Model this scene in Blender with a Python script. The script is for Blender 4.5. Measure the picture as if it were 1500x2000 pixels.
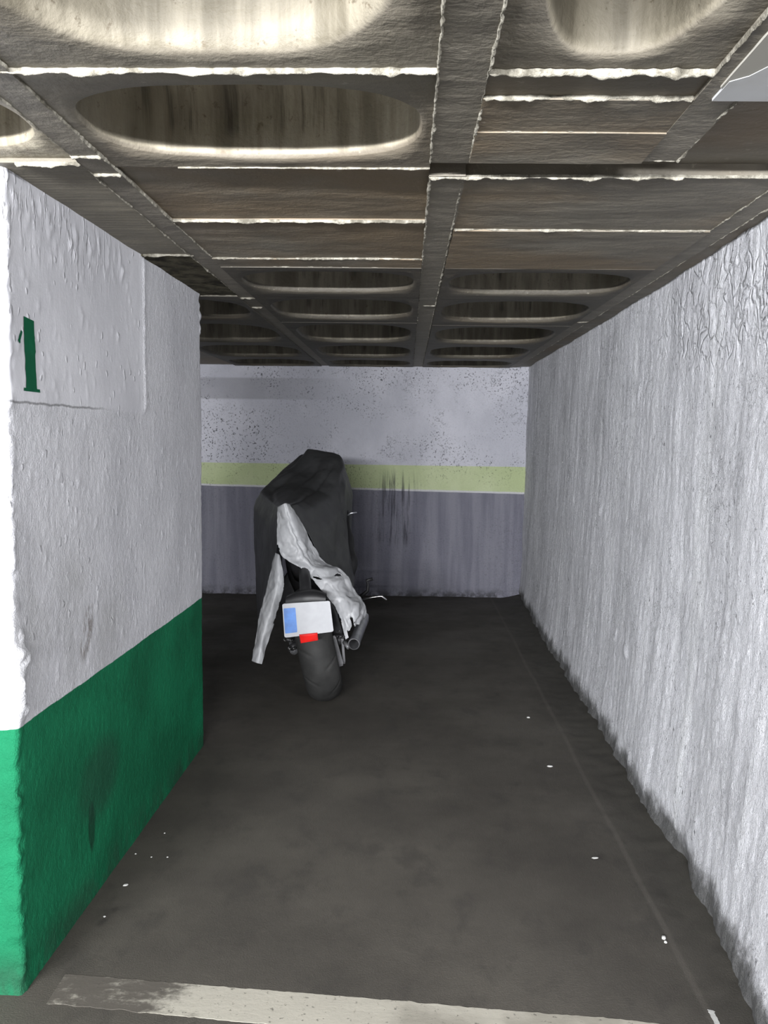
import bpy, math, random
import numpy as np
from mathutils import Vector, Matrix, noise as MN

for o in list(bpy.data.objects):
    bpy.data.objects.remove(o, do_unlink=True)
SC = bpy.context.scene
COL = SC.collection
rnd = random.Random(7)
RNG = np.random.default_rng(11)

# ------------------------------------------------------------------ camera
cd = bpy.data.cameras.new('camera')
cam = bpy.data.objects.new('camera', cd)
COL.objects.link(cam)
SC.camera = cam
cd.sensor_fit = 'HORIZONTAL'
cd.sensor_width = 36.0
cd.lens = 36.0 * 1721.72 / 1500.0
cd.clip_start = 0.02
R_ = ((0.99961246, -0.0247466, -0.01274869),
      (0.02574204, 0.99605145, 0.0849639),
      (0.01059578, -0.08525915, 0.99630247))          # columns: right, forward, up
right = Vector((R_[0][0], R_[1][0], R_[2][0]))
fwd = Vector((R_[0][1], R_[1][1], R_[2][1]))
up = Vector((R_[0][2], R_[1][2], R_[2][2]))
m = Matrix.Identity(4)
for i in range(3):
    m[i][0], m[i][1], m[i][2] = right[i], up[i], -fwd[i]
m[0][3], m[1][3], m[2][3] = 0.0, 0.0, 1.45
cam.matrix_world = m

# ------------------------------------------------------------------ light and exposure
SC.view_settings.view_transform = 'Standard'
SC.view_settings.look = 'None'
SC.view_settings.gamma = 1.0
SC.view_settings.use_curve_mapping = False
SC.view_settings.exposure = 0.0

w = bpy.data.worlds.new('world')
SC.world = w
w.use_nodes = True
w.node_tree.nodes['Background'].inputs[0].default_value = (0.92, 0.95, 1.0, 1)
w.node_tree.nodes['Background'].inputs[1].default_value = 0.03


def area(name, loc, target, sx, sy, power, col):
    d = bpy.data.lights.new(name, 'AREA')
    d.shape = 'RECTANGLE'
    d.size, d.size_y = sx, sy
    d.energy = power
    d.color = col
    o = bpy.data.objects.new(name, d)
    COL.objects.link(o)
    o.location = loc
    o.rotation_euler = (Vector(target) - Vector(loc)).to_track_quat('-Z', 'Y').to_euler()
    return o


# fluorescent tube behind the camera (middle); left and right are added side fills
area('added_fill_left', (-2.3, -2.0, 1.885), (0.6, 4.0, 1.2), 1.3, 0.05, 370, (0.96, 0.97, 1.0))
area('aisle_tube_middle', (-0.9, -3.6, 1.80), (-0.1, 4.0, 1.3), 2.7, 0.05, 860, (0.96, 0.97, 1.0))
area('added_fill_right', (2.6, -1.6, 1.885), (-0.5, 3.0, 1.3), 1.3, 0.05, 210, (0.96, 0.97, 1.0))

# ------------------------------------------------------------------ mesh helpers


def mesh_obj(name, verts, faces, mat, parent=None, smooth=True):
    me = bpy.data.meshes.new(name)
    me.from_pydata([tuple(map(float, v)) for v in verts], [], faces)
    me.validate()
    me.update()
    if smooth:
        me.polygons.foreach_set('use_smooth', [True] * len(me.polygons))
    o = bpy.data.objects.new(name, me)
    COL.objects.link(o)
    if mat:
        me.materials.append(mat)
    if parent is not None:
        o.parent = parent
        o.matrix_parent_inverse = Matrix.Translation(-Vector(parent.location))
    return o


def empty(name, loc):
    o = bpy.data.objects.new(name, None)
    o.empty_display_size = 0.1
    COL.objects.link(o)
    o.location = loc
    return o


def tag(o, label=None, cat=None, group=None, kind=None):
    if label:
        o['label'] = label
    if cat:
        o['category'] = cat
    if group:
        o['group'] = group
    if kind:
        o['kind'] = kind
    return o


class MB:
    """collects several shapes into one mesh"""

    def __init__(self):
        self.v, self.f = [], []

    def add(self, verts, faces):
        n = len(self.v)
        self.v += [tuple(map(float, p)) for p in verts]
        self.f += [tuple(i + n for i in f) for f in faces]
        return self

    def build(self, name, mat, parent=None, smooth=True):
        return mesh_obj(name, self.v, self.f, mat, parent, smooth)


def grid_faces(nu, nv, closed_u=False):
    F = []
    for i in range(nu if closed_u else nu - 1):
        a, b = i * nv, ((i + 1) % nu) * nv
        for j in range(nv - 1):
            F.append((a + j, b + j, b + j + 1, a + j + 1))
    return F


def box_vf(x0, x1, y0, y1, z0, z1):
    V = [(x, y, z) for x in (x0, x1) for y in (y0, y1) for z in (z0, z1)]
    F = [(0, 1, 3, 2), (4, 6, 7, 5), (0, 4, 5, 1), (2, 3, 7, 6), (0, 2, 6, 4), (1, 5, 7, 3)]
    return V, F


def tube_vf(pts, rad, n=12, cap=True):
    pts = [Vector(p) for p in pts]
    if not hasattr(rad, '__len__'):
        rad = [rad] * len(pts)
    V, F = [], []
    prev = None
    for i, p in enumerate(pts):
        t = (pts[min(i + 1, len(pts) - 1)] - pts[max(i - 1, 0)]).normalized()
        if prev is None:
            a = t.orthogonal().normalized()
        else:
            a = (prev - t * prev.dot(t)).normalized()
        prev = a
        b = t.cross(a)
        for k in range(n):
            an = 2 * math.pi * k / n
            V.append(p + (a * math.cos(an) + b * math.sin(an)) * rad[i])
    for i in range(len(pts) - 1):
        for k in range(n):
            k2 = (k + 1) % n
            F.append((i * n + k, i * n + k2, (i + 1) * n + k2, (i + 1) * n + k))
    if cap:
        F.append(tuple(range(n))[::-1])
        F.append(tuple((len(pts) - 1) * n + k for k in range(n)))
    return V, F


def spline(pts, n):
    """Catmull-Rom through pts (array k x d) -> n samples"""
    P = np.asarray(pts, float)
    k = len(P)
    E = np.vstack([2 * P[0] - P[1], P, 2 * P[-1] - P[-2]])
    out = []
    for t in np.linspace(0, k - 1, n):
        i = min(int(t), k - 2)
        u = t - i
        p0, p1, p2, p3 = E[i], E[i + 1], E[i + 2], E[i + 3]
        out.append(0.5 * ((2 * p1) + (p2 - p0) * u + (2 * p0 - 5 * p1 + 4 * p2 - p3) * u * u + (3 * p1 - p0 - 3 * p2 + p3) * u ** 3))
    return np.array(out)


def net(rows, nu, nv, sharp=0.0):
    """dense surface through a control net rows[u][v] -> array nu x nv x 3"""
    A = np.asarray(rows, float)

    def lin(P, n):
        k = len(P)
        t = np.linspace(0, k - 1, n)
        return np.stack([np.interp(t, np.arange(k), P[:, q]) for q in range(3)], 1)
    def crv(P, n):
        return sharp * lin(P, n) + (1 - sharp) * spline(P, n)
    B = np.stack([crv(A[:, j], nu) for j in range(A.shape[1])], 1)
    return np.stack([crv(B[i], nv) for i in range(nu)], 0)


def nz(x, y, z=0.0):
    return MN.noise((x, y, z))


def fbm(x, y, z=0.0, o=4):
    return MN.fractal((x, y, z), 1.0, 2.0, o)


# ------------------------------------------------------------------ material helpers


class Mat:
    def __init__(self, name, color=(0.5, 0.5, 0.5), rough=0.8, metal=0.0, spec=0.3):
        self.m = bpy.data.materials.new(name)
        self.m.use_nodes = True
        self.nt = self.m.node_tree
        self.b = self.nt.nodes['Principled BSDF']
        self.b.inputs['Base Color'].default_value = (*color, 1)
        self.b.inputs['Roughness'].default_value = rough
        self.b.inputs['Metallic'].default_value = metal
        self.b.inputs['Specular IOR Level'].default_value = spec
        self.tc = None
        self.hs = []

    def n(self, t, **kw):
        nd = self.nt.nodes.new(t)
        for k, v in kw.items():
            setattr(nd, k, v)
        return nd

    def link(self, a, b):
        self.nt.links.new(a, b)

    def val(self, sock, v):
        if isinstance(v, (int, float)):
            sock.default_value = v
        elif isinstance(v, tuple):
            sock.default_value = v if len(v) == 4 else (*v, 1)
        else:
            self.link(v, sock)

    def coord(self, scale=(1, 1, 1), loc=(0, 0, 0)):
        if self.tc is None:
            self.tc = self.n('ShaderNodeTexCoord').outputs['Object']
        mp = self.n('ShaderNodeMapping')
        mp.inputs['Scale'].default_value = scale
        mp.inputs['Location'].default_value = loc
        self.link(self.tc, mp.inputs[0])
        return mp.outputs[0]

    def xyz(self):
        s = self.n('ShaderNodeSeparateXYZ')
        self.link(self.coord(), s.inputs[0])
        return s.outputs

    def noise(self, scale, sc=(1, 1, 1), detail=4, rough=0.55, loc=(0, 0, 0), dist=0.0):
        t = self.n('ShaderNodeTexNoise')
        t.inputs['Scale'].default_value = scale
        t.inputs['Detail'].default_value = detail
        t.inputs['Roughness'].default_value = rough
        t.inputs['Distortion'].default_value = dist
        self.link(self.coord(sc, loc), t.inputs['Vector'])
        return t.outputs['Fac']

    def voro(self, scale, sc=(1, 1, 1), feature='F1', loc=(0, 0, 0), warp=None):
        t = self.n('ShaderNodeTexVoronoi', feature=feature)
        t.inputs['Scale'].default_value = scale
        co = self.coord(sc, loc)
        if warp:
            tn = self.n('ShaderNodeTexNoise')
            tn.inputs['Scale'].default_value = warp[0]
            self.link(co, tn.inputs['Vector'])
            va = self.n('ShaderNodeVectorMath', operation='SCALE')
            self.link(tn.outputs['Color'], va.inputs[0])
            va.inputs['Scale'].default_value = warp[1]
            vb = self.n('ShaderNodeVectorMath', operation='ADD')
            self.link(co, vb.inputs[0])
            self.link(va.outputs[0], vb.inputs[1])
            co = vb.outputs[0]
        self.link(co, t.inputs['Vector'])
        return t.outputs['Distance']

    def ramp(self, f, a, b, lo=0.0, hi=1.0):
        r = self.n('ShaderNodeMapRange', interpolation_type='SMOOTHSTEP')
        self.val(r.inputs['Value'], f)
        r.inputs['From Min'].default_value = a
        r.inputs['From Max'].default_value = b
        r.inputs['To Min'].default_value = lo
        r.inputs['To Max'].default_value = hi
        return r.outputs['Result']

    def math(self, op, a, b=0.0, c=0.0):
        q = self.n('ShaderNodeMath', operation=op)
        self.val(q.inputs[0], a)
        self.val(q.inputs[1], b)
        self.val(q.inputs[2], c)
        return q.outputs[0]

    def mul(self, *a):
        r = a[0]
        for k in a[1:]:
            r = self.math('MULTIPLY', r, k)
        return r

    def mix(self, f, a, b, mode='MIX'):
        q = self.n('ShaderNodeMix', data_type='RGBA', blend_type=mode)
        self.val(q.inputs['Factor'], f)
        self.val(q.inputs['A'], a)
        self.val(q.inputs['B'], b)
        return q.outputs['Result']

    def color(self, c):
        self.val(self.b.inputs['Base Color'], c)
        return self

    def rough(self, c):
        self.val(self.b.inputs['Roughness'], c)
        return self

    def bump(self, h, dist, strength=1.0):
        b = self.n('ShaderNodeBump')
        b.inputs['Strength'].default_value = strength
        b.inputs['Distance'].default_value = dist
        self.val(b.inputs['Height'], h)
        if self.hs:
            self.link(self.hs[-1], b.inputs['Normal'])
        self.hs.append(b.outputs[0])
        self.link(b.outputs[0], self.b.inputs['Normal'])
        return self


# --- rough trowelled white wall (right)
M_right = Mat('rough_white_render', rough=0.85, spec=0.2)
k = M_right
streak = k.noise(1.0, (1, 22, 0.9), 5, 0.65)
streak2 = k.noise(1.0, (1, 7, 0.35), 3, 0.5, (3, 1, 0))
dirt = k.noise(2.2, (1, 1, 1), 5, 0.6, (1, 7, 2))
c = k.mix(k.ramp(streak, 0.34, 0.62), (0.57, 0.575, 0.605), (0.73, 0.735, 0.77))
c = k.mix(k.mul(k.ramp(streak2, 0.5, 0.72), 0.55), c, (0.78, 0.79, 0.81))
c = k.mix(k.mul(k.ramp(dirt, 0.5, 0.75), 0.35), c, (0.30, 0.30, 0.32))
z = k.xyz()[2]
spk = k.ramp(k.noise(60, (1, 1, 0.6), 4, 0.72, (2, 2, 2)), 0.33, 0.41, 1, 0)
spkm = k.ramp(k.noise(3.0, (1, 1, 0.5), 3, 0.6, (5, 2, 7)), 0.40, 0.62)
c = k.mix(k.mul(spk, spkm, 0.85), c, (0.045, 0.045, 0.05))  # dark specks: shade of small crevices put into the wall colour
cv = k.math('ABSOLUTE', k.math('SUBTRACT', k.noise(7, (1, 1, 1.6), 5, 0.7, (3, 9, 4)), 0.5))
c = k.mix(k.mul(k.ramp(cv, 0.0, 0.010, 1, 0), k.ramp(k.noise(2.0, (1, 1, 1), 3, 0.6, (7, 7, 1)), 0.54, 0.64), 0.8), c, (0.06, 0.06, 0.065))
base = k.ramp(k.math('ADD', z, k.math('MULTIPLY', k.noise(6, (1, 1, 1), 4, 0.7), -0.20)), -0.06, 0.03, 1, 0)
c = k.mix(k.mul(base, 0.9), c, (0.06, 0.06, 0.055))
k.color(c)
k.bump(k.noise(1.0, (1, 50, 4), 5, 0.7), 0.0035, 0.7)
k.bump(k.noise(42, (1, 1, 0.75), 6, 0.75), 0.020, 1.0)
k.bump(k.noise(130, (1, 1, 0.8), 3, 0.7), 0.007, 0.9)
crk = k.voro(13, (1, 1, 0.8), 'DISTANCE_TO_EDGE', warp=(9, 0.12))
xyzr = k.xyz()
cm = k.mul(k.ramp(xyzr[2], 1.62, 1.85), k.ramp(xyzr[1], 4.2, 3.0))
k.bump(k.mul(k.math('MULTIPLY', k.ramp(crk, 0.0, 0.10), k.ramp(k.noise(6, (1, 1, 1), 3, 0.6, (1, 8, 0)), 0.35, 0.6)), cm), 0.018, 0.8)
M_right = k.m

# --- left pillar wall: grey-white above, green below
M_pillar = Mat('white_and_green_paint', rough=0.7, spec=0.08)
k = M_pillar
X, Y, Z = k.xyz()
wv = k.noise(1.6, (1, 1, 1), 5, 0.6)
white = k.mix(k.ramp(wv, 0.35, 0.7), (0.47, 0.47, 0.495), (0.57, 0.57, 0.595))
sm = k.noise(2.5, (1, 1, 0.8), 5, 0.65, (4, 3, 1))
lowz = k.ramp(Z, 1.35, 0.95)
white = k.mix(k.mul(k.ramp(sm, 0.45, 0.7), lowz, 0.55), white, (0.33, 0.33, 0.33))
# brownish scuff
sc = k.math('ADD', k.math('POWER', k.math('DIVIDE', k.math('SUBTRACT', Y, k.math('MULTIPLY_ADD', k.math('SUBTRACT', Z, 0.85), 0.35, 2.61)), 0.055), 2.0),
            k.math('POWER', k.math('DIVIDE', k.math('SUBTRACT', Z, 0.85), 0.10), 2.0))
scf = k.mul(k.ramp(sc, 0.2, 1.0, 1, 0), k.ramp(k.noise(45, (1, 1, 0.4), 3, 0.7), 0.42, 0.58))
white = k.mix(k.mul(scf, 0.7), white, (0.13, 0.11, 0.09))
# horizontal scored line below the smooth panel
hl = k.math('ABSOLUTE', k.math('SUBTRACT', Z, k.math('ADD', 1.519, k.math('MULTIPLY', k.noise(14, (1, 1, 0), 3, 0.5), 0.014))))
white = k.mix(k.mul(k.ramp(hl, 0.001, 0.005, 1, 0), k.ramp(Y, 2.9, 2.6), 0.7), white, (0.12, 0.12, 0.12))
gn = k.noise(3.0, (1, 1, 1), 5, 0.6, (2, 0, 5))
green = k.mix(k.ramp(gn, 0.35, 0.68), (0.008, 0.100, 0.046), (0.010, 0.145, 0.066))
sc2 = k.math('ADD', k.math('POWER', k.math('DIVIDE', k.math('SUBTRACT', Y, 2.62), 0.028), 2.0),
             k.math('POWER', k.math('DIVIDE', k.math('SUBTRACT', Z, 0.235), 0.085), 2.0))
green = k.mix(k.mul(k.ramp(sc2, 0.5, 1.2, 1, 0), 0.75), green, (0.008, 0.030, 0.018))
sc3 = k.math('ADD', k.math('POWER', k.math('DIVIDE', k.math('SUBTRACT', Y, 2.70), 0.20), 2.0),
             k.math('POWER', k.math('DIVIDE', k.math('SUBTRACT', Z, 0.36), 0.14), 2.0))
green = k.mix(k.mul(k.ramp(sc3, 0.1, 1.2, 1, 0), 0.5), green, (0.018, 0.050, 0.034))
gb = k.mul(k.ramp(Z, 0.14, 0.02), k.ramp(k.noise(7, (1, 1, 0.5), 4, 0.7), 0.35, 0.6))
green = k.mix(k.mul(gb, 0.6), green, (0.02, 0.045, 0.03))
edge = k.math('ADD', 0.703, k.math('MULTIPLY', k.math('SUBTRACT', k.noise(9, (1, 1, 0), 3, 0.5), 0.5), 0.008))
c = k.mix(k.ramp(k.math('SUBTRACT', Z, edge), -0.0012, 0.0012), green, white)
k.color(c)
ruf = k.math('SUBTRACT', 1.0, k.mul(k.ramp(Z, 1.51, 1.54), k.ramp(Y, 3.19, 3.13)))
k.bump(k.mul(k.noise(120, (1, 1, 0.8), 4, 0.7), k.math('ADD', k.mul(ruf, 0.9), 0.12)), 0.006)
k.bump(k.noise(9, (1, 1, 0.35), 4, 0.6), 0.004, 0.5)
drop = k.mul(k.ramp(k.voro(24, (1, 1, 0.7), warp=(30, 0.03)), 0.10, 0.26, 1, 0), k.ramp(k.noise(7, (1, 1, 1), 2, 0.5, (2, 6, 1)), 0.46, 0.56), k.ramp(Z, 0.76, 0.85))
k.bump(drop, 0.004, 0.8)
runs = k.mul(k.ramp(k.noise(1.0, (1, 42, 11), 3, 0.6, (0, 3, 0)), 0.52, 0.66), k.ramp(Z, 1.86, 1.99), k.ramp(Y, 3.05, 2.6))
k.bump(runs, 0.005, 0.8)
M_pillar = k.m

# --- back wall: pitted white, pale green band, grey dado
M_back = Mat('pitted_back_wall_paint', rough=0.85, spec=0.2)
k = M_back
X, Y, Z = k.xyz()
cl = k.noise(1.7, (1, 1, 0.8), 5, 0.6)
white = k.mix(k.ramp(cl, 0.35, 0.68), (0.50, 0.505, 0.56), (0.64, 0.64, 0.70))
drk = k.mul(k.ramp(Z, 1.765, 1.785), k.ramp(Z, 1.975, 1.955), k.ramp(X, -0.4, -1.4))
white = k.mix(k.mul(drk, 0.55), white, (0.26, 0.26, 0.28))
bandc = k.mix(k.ramp(cl, 0.35, 0.7), (0.46, 0.53, 0.30), (0.56, 0.62, 0.39))
gv = k.noise(1.0, (9, 1, 0.7), 4, 0.6, (1, 0, 0))
grey = k.mix(k.ramp(gv, 0.35, 0.65), (0.165, 0.165, 0.205), (0.235, 0.235, 0.275))
wob = k.math('MULTIPLY', k.math('SUBTRACT', k.noise(5, (1, 1, 0), 3, 0.5), 0.5), 0.010)
lo = k.math('ADD', k.math('MULTIPLY_ADD', X, -0.0152, 0.961), wob)
hi = k.math('ADD', k.math('MULTIPLY_ADD', X, -0.0031, 1.1935), k.math('MULTIPLY', wob, 0.5))
c = k.mix(k.ramp(k.math('SUBTRACT', Z, hi), -0.003, 0.003), bandc, white)
c = k.mix(k.ramp(k.math('SUBTRACT', Z, lo), 0.014, 0.02), (0.58, 0.58, 0.60), c)
c = k.mix(k.ramp(k.math('SUBTRACT', Z, lo), -0.003, 0.003), grey, c)
pit = k.ramp(k.noise(62, (1, 1, 1), 4, 0.7, (1, 3, 9)), 0.37, 0.44, 1, 0)
pm = k.ramp(k.noise(1.5, (1, 1, 1.2), 4, 0.65, (3.3, 0, 1.1)), 0.42, 0.60)
pl = k.mul(k.ramp(X, -0.9, -1.4), k.ramp(Z, 1.15, 1.25), k.ramp(Z, 1.80, 1.62), 0.95)
pm2 = k.math('MAXIMUM', k.mul(pm, k.ramp(Z, 0.9, 1.25, 0.25, 0.9)), pl)
c = k.mix(k.mul(pit, pm2, 0.95), c, (0.03, 0.03, 0.033))
vs = k.mul(k.ramp(k.noise(1.0, (26, 1, 1.4), 5, 0.7, (2, 0, 4)), 0.48, 0.62), k.ramp(k.math('ABSOLUTE', k.math('ADD', X, 0.08)), 0.26, 0.06), k.ramp(Z, 0.42, 0.55), k.ramp(Z, 1.2, 1.0))
c = k.mix(k.mul(vs, 0.8), c, (0.05, 0.05, 0.06))
cv = k.math('ABSOLUTE', k.math('SUBTRACT', k.noise(4.5, (1, 1, 1.2), 5, 0.7, (3, 9, 4)), 0.5))
c = k.mix(k.mul(k.ramp(cv, 0.0, 0.008, 1, 0), k.ramp(k.noise(1.6, (1, 1, 1), 3, 0.6, (7, 7, 1)), 0.53, 0.62), k.ramp(Z, 1.15, 1.3), 0.9), c, (0.04, 0.04, 0.045))
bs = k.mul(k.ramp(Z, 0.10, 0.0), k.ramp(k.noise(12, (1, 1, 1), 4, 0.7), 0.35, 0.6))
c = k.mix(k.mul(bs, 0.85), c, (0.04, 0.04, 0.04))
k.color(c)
k.bump(k.noise(62, (1, 1, 1), 4, 0.7, (1, 3, 9)), 0.014)
k.bump(k.noise(5, (1, 1, 1), 5, 0.6), 0.02, 0.6)
M_back = k.m

# --- floor
M_floor = Mat('dark_stained_concrete', rough=0.75, spec=0.25)
k = M_floor
X, Y, Z = k.xyz()
a = k.noise(1.3, (1, 1, 1), 6, 0.62)
b = k.noise(7.0, (1, 0.6, 1), 5, 0.65, (4, 1, 0))
c = k.mix(k.ramp(a, 0.3, 0.7), (0.043, 0.039, 0.033), (0.070, 0.064, 0.054))
c = k.mix(k.mul(k.ramp(b, 0.50, 0.68), 0.6), c, (0.036, 0.033, 0.029))
spots = k.ramp(k.voro(5.0, (1, 0.7, 1), warp=(6, 0.2)), 0.05, 0.16, 1, 0)
sm_ = k.ramp(k.noise(1.1, (1, 1, 1), 2, 0.5, (8, 3, 0)), 0.43, 0.56)
c = k.mix(k.mul(spots, sm_, k.ramp(k.noise(20, (1, 1, 1), 4, 0.7), 0.35, 0.6), 0.65), c, (0.022, 0.020, 0.018))
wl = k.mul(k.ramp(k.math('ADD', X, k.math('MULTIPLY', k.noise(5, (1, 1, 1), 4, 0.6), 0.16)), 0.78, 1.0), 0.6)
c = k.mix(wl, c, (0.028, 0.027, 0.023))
gl = k.math('ABSOLUTE', k.math('SUBTRACT', X, k.math('ADD', 0.775, k.math('MULTIPLY', k.noise(1.5, (0, 1, 0), 2, 0.5), 0.02))))
c = k.mix(k.mul(k.ramp(gl, 0.004, 0.014, 1, 0), 0.25), c, (0.12, 0.11, 0.095))
gr = k.ramp(k.noise(160, (1, 1, 1), 3, 0.7), 0.62, 0.75)
c = k.mix(k.mul(gr, 0.2), c, (0.16, 0.15, 0.13))
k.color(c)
k.rough(k.ramp(a, 0.3, 0.7, 0.85, 0.62))
k.bump(k.noise(220, (1, 1, 1), 3, 0.7), 0.003, 0.5)
k.bump(b, 0.006, 0.5)
M_floor = k.m

M_line = Mat('worn_cream_line_paint', rough=0.8, spec=0.2)
k = M_line
X, Y, Z = k.xyz()
wn = k.noise(9, (1, 1.6, 1), 6, 0.7)
wn2 = k.noise(2.5, (1, 1, 1), 4, 0.6, (1, 2, 3))
thr = k.math('ADD', wn, k.math('MULTIPLY', k.ramp(X, -0.72, -0.40), 0.36))
c = k.mix(k.ramp(thr, 0.50, 0.72), (0.075, 0.068, 0.058), (0.31, 0.295, 0.25))
c = k.mix(k.mul(k.ramp(wn2, 0.52, 0.68), 0.6), c, (0.15, 0.14, 0.115))
c = k.mix(k.mul(k.ramp(k.noise(60, (1, 1, 1), 3, 0.7), 0.30, 0.40, 1, 0), 0.7), c, (0.05, 0.045, 0.04))
k.color(c)
k.bump(wn, 0.003, 0.6)
M_line = k.m


# --- ceiling concrete
def ceil_mat(name, c0, c1, c2, stretch=(1.2, 4, 1), ribs=False):
    k = Mat(name, rough=0.62, spec=0.4)
    n1 = k.noise(2.4, stretch, 4, 0.55)
    n2 = k.noise(1.3, (1, 1, 1), 4, 0.55, (5, 1, 0))
    c = k.mix(k.ramp(n1, 0.25, 0.75), c0, c1)
    c = k.mix(k.mul(k.ramp(n2, 0.42, 0.66), 0.8), c, c2)
    c = k.mix(k.mul(k.ramp(k.noise(38, (1, 1, 1), 3, 0.7), 0.62, 0.74), 0.35), c, (0.40, 0.37, 0.30))
    k.color(c)
    k.bump(k.noise(5, (1, 2.0, 1), 4, 0.55), 0.015, 0.7)
    k.bump(k.noise(70, (1, 1, 1), 4, 0.65), 0.004, 0.6)
    if ribs:
        k.bump(k.noise(1.0, (0.6, 95, 1), 3, 0.6), 0.01)
    return k


M_block = ceil_mat('dark_ceiling_concrete', (0.125, 0.110, 0.085), (0.215, 0.195, 0.155), (0.185, 0.135, 0.080)).m
M_joist = ceil_mat('joist_concrete', (0.145, 0.130, 0.105), (0.225, 0.205, 0.165), (0.185, 0.165, 0.13), (2, 9, 1)).m
M_ribbed = ceil_mat('ribbed_ceiling_concrete', (0.15, 0.135, 0.105), (0.215, 0.195, 0.15), (0.18, 0.16, 0.12), (1, 30, 1), True).m

# blocks with a bare-concrete hollow: paler concrete inside, dark paint and soot on the underside;
# the blocks deep in the bay are given a darker colour
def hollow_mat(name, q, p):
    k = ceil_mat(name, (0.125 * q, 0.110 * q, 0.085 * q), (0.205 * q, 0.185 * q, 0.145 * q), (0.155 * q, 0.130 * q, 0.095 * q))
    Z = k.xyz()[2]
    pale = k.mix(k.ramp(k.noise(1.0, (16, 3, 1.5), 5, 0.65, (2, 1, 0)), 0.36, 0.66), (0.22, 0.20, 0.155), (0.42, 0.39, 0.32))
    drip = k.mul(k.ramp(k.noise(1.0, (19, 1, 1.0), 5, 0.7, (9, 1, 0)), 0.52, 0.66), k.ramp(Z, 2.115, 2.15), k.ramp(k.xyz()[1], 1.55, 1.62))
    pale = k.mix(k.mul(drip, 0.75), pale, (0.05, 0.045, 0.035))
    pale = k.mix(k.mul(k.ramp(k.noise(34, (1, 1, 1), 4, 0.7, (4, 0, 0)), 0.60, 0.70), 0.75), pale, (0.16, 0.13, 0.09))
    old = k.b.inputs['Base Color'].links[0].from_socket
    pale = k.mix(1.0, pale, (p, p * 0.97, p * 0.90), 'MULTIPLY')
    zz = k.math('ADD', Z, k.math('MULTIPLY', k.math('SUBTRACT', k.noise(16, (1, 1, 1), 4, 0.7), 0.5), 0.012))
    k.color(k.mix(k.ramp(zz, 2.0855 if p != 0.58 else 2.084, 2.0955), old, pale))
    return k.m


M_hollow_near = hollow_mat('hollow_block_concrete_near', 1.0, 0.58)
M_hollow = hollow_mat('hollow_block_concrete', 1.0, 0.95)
M_hollow_far = hollow_mat('hollow_block_concrete_far', 0.45, 0.50)

M_seam = Mat('pale_mortar', rough=0.85, spec=0.2)
k = M_seam
c = k.mix(k.ramp(k.noise(22, (1, 1, 1), 4, 0.7), 0.35, 0.62), (0.13, 0.12, 0.095), (0.36, 0.34, 0.285))
k.color(c)
k.bump(k.noise(150, (1, 1, 1), 4, 0.7), 0.004)
M_seam = k.m

M_rough = Mat('rough_dark_cement', rough=0.95, spec=0.1)
k = M_rough
k.color(k.mix(k.ramp(k.noise(12, (1, 1, 1), 5, 0.7), 0.35, 0.65), (0.04, 0.035, 0.025), (0.15, 0.135, 0.09)))
k.bump(k.noise(60, (1, 2, 1), 5, 0.75), 0.015)
M_rough = k.m

M_casing = Mat('smooth_white_casing', (0.58, 0.59, 0.60), 0.45, 0.0, 0.4)
k = M_casing
k.color(k.mix(k.ramp(k.noise(4, (1, 1, 1), 4, 0.6), 0.4, 0.7), (0.56, 0.57, 0.58), (0.47, 0.46, 0.43)))
M_casing = k.m
M_casing2 = Mat('beige_casing', (0.40, 0.385, 0.34), 0.6).m

k = Mat('dark_green_number_paint', rough=0.5, spec=0.35)
k.color(k.mix(k.ramp(k.noise(30, (1, 1, 1), 4, 0.7), 0.62, 0.75), (0.004, 0.075, 0.034), (0.03, 0.12, 0.07)))
k.b.inputs['Specular IOR Level'].default_value = 0.1
M_number = k.m

k = Mat('white_paint_flake', rough=0.8)
k.color(k.mix(k.noise(90), (0.28, 0.28, 0.27), (0.5, 0.5, 0.48)))
M_flake = k.m


# cover fabrics
def fabric(name, c0, c1, rough, b1, b2):
    k = Mat(name, rough=rough, spec=0.4)
    k.color(k.mix(k.ramp(k.noise(5, (1, 1, 1), 4, 0.6), 0.35, 0.65), c0, c1))
    k.bump(k.noise(11, (1, 1, 1), 3, 0.5, dist=0.6), b1, 0.8)
    k.bump(k.noise(900, (1, 1, 1), 2, 0.5), 0.0006, 0.4)
    k.bump(k.voro(14, (1, 1, 0.7), 'SMOOTH_F1', warp=(6, 0.15)), b2, 0.8)
    return k


M_dark = fabric('charcoal_cover_fabric', (0.029, 0.030, 0.031), (0.044, 0.045, 0.046), 0.5, 0.006, 0.004).m
M_silver = fabric('silver_cover_fabric', (0.27, 0.275, 0.285), (0.37, 0.375, 0.385), 0.42, 0.008, 0.012).m

k = Mat('tyre_rubber', rough=0.7, spec=0.3)
k.color(k.mix(k.ramp(k.noise(6, (1, 1, 1), 4, 0.6), 0.35, 0.65), (0.018, 0.018, 0.0175), (0.032, 0.032, 0.031)))
k.bump(k.noise(260, (1, 1, 1), 3, 0.6), 0.0015, 0.5)
M_tyre = k.m


def simple(name, col, rough, metal=0.0, spec=0.4, var=0.15):
    k = Mat(name, rough=rough, metal=metal, spec=spec)
    k.color(k.mix(k.ramp(k.noise(14, (1, 1, 1), 3, 0.6), 0.35, 0.65), tuple(x * (1 - var) for x in col), tuple(min(1, x * (1 + var)) for x in col)))
    return k.m


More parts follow.
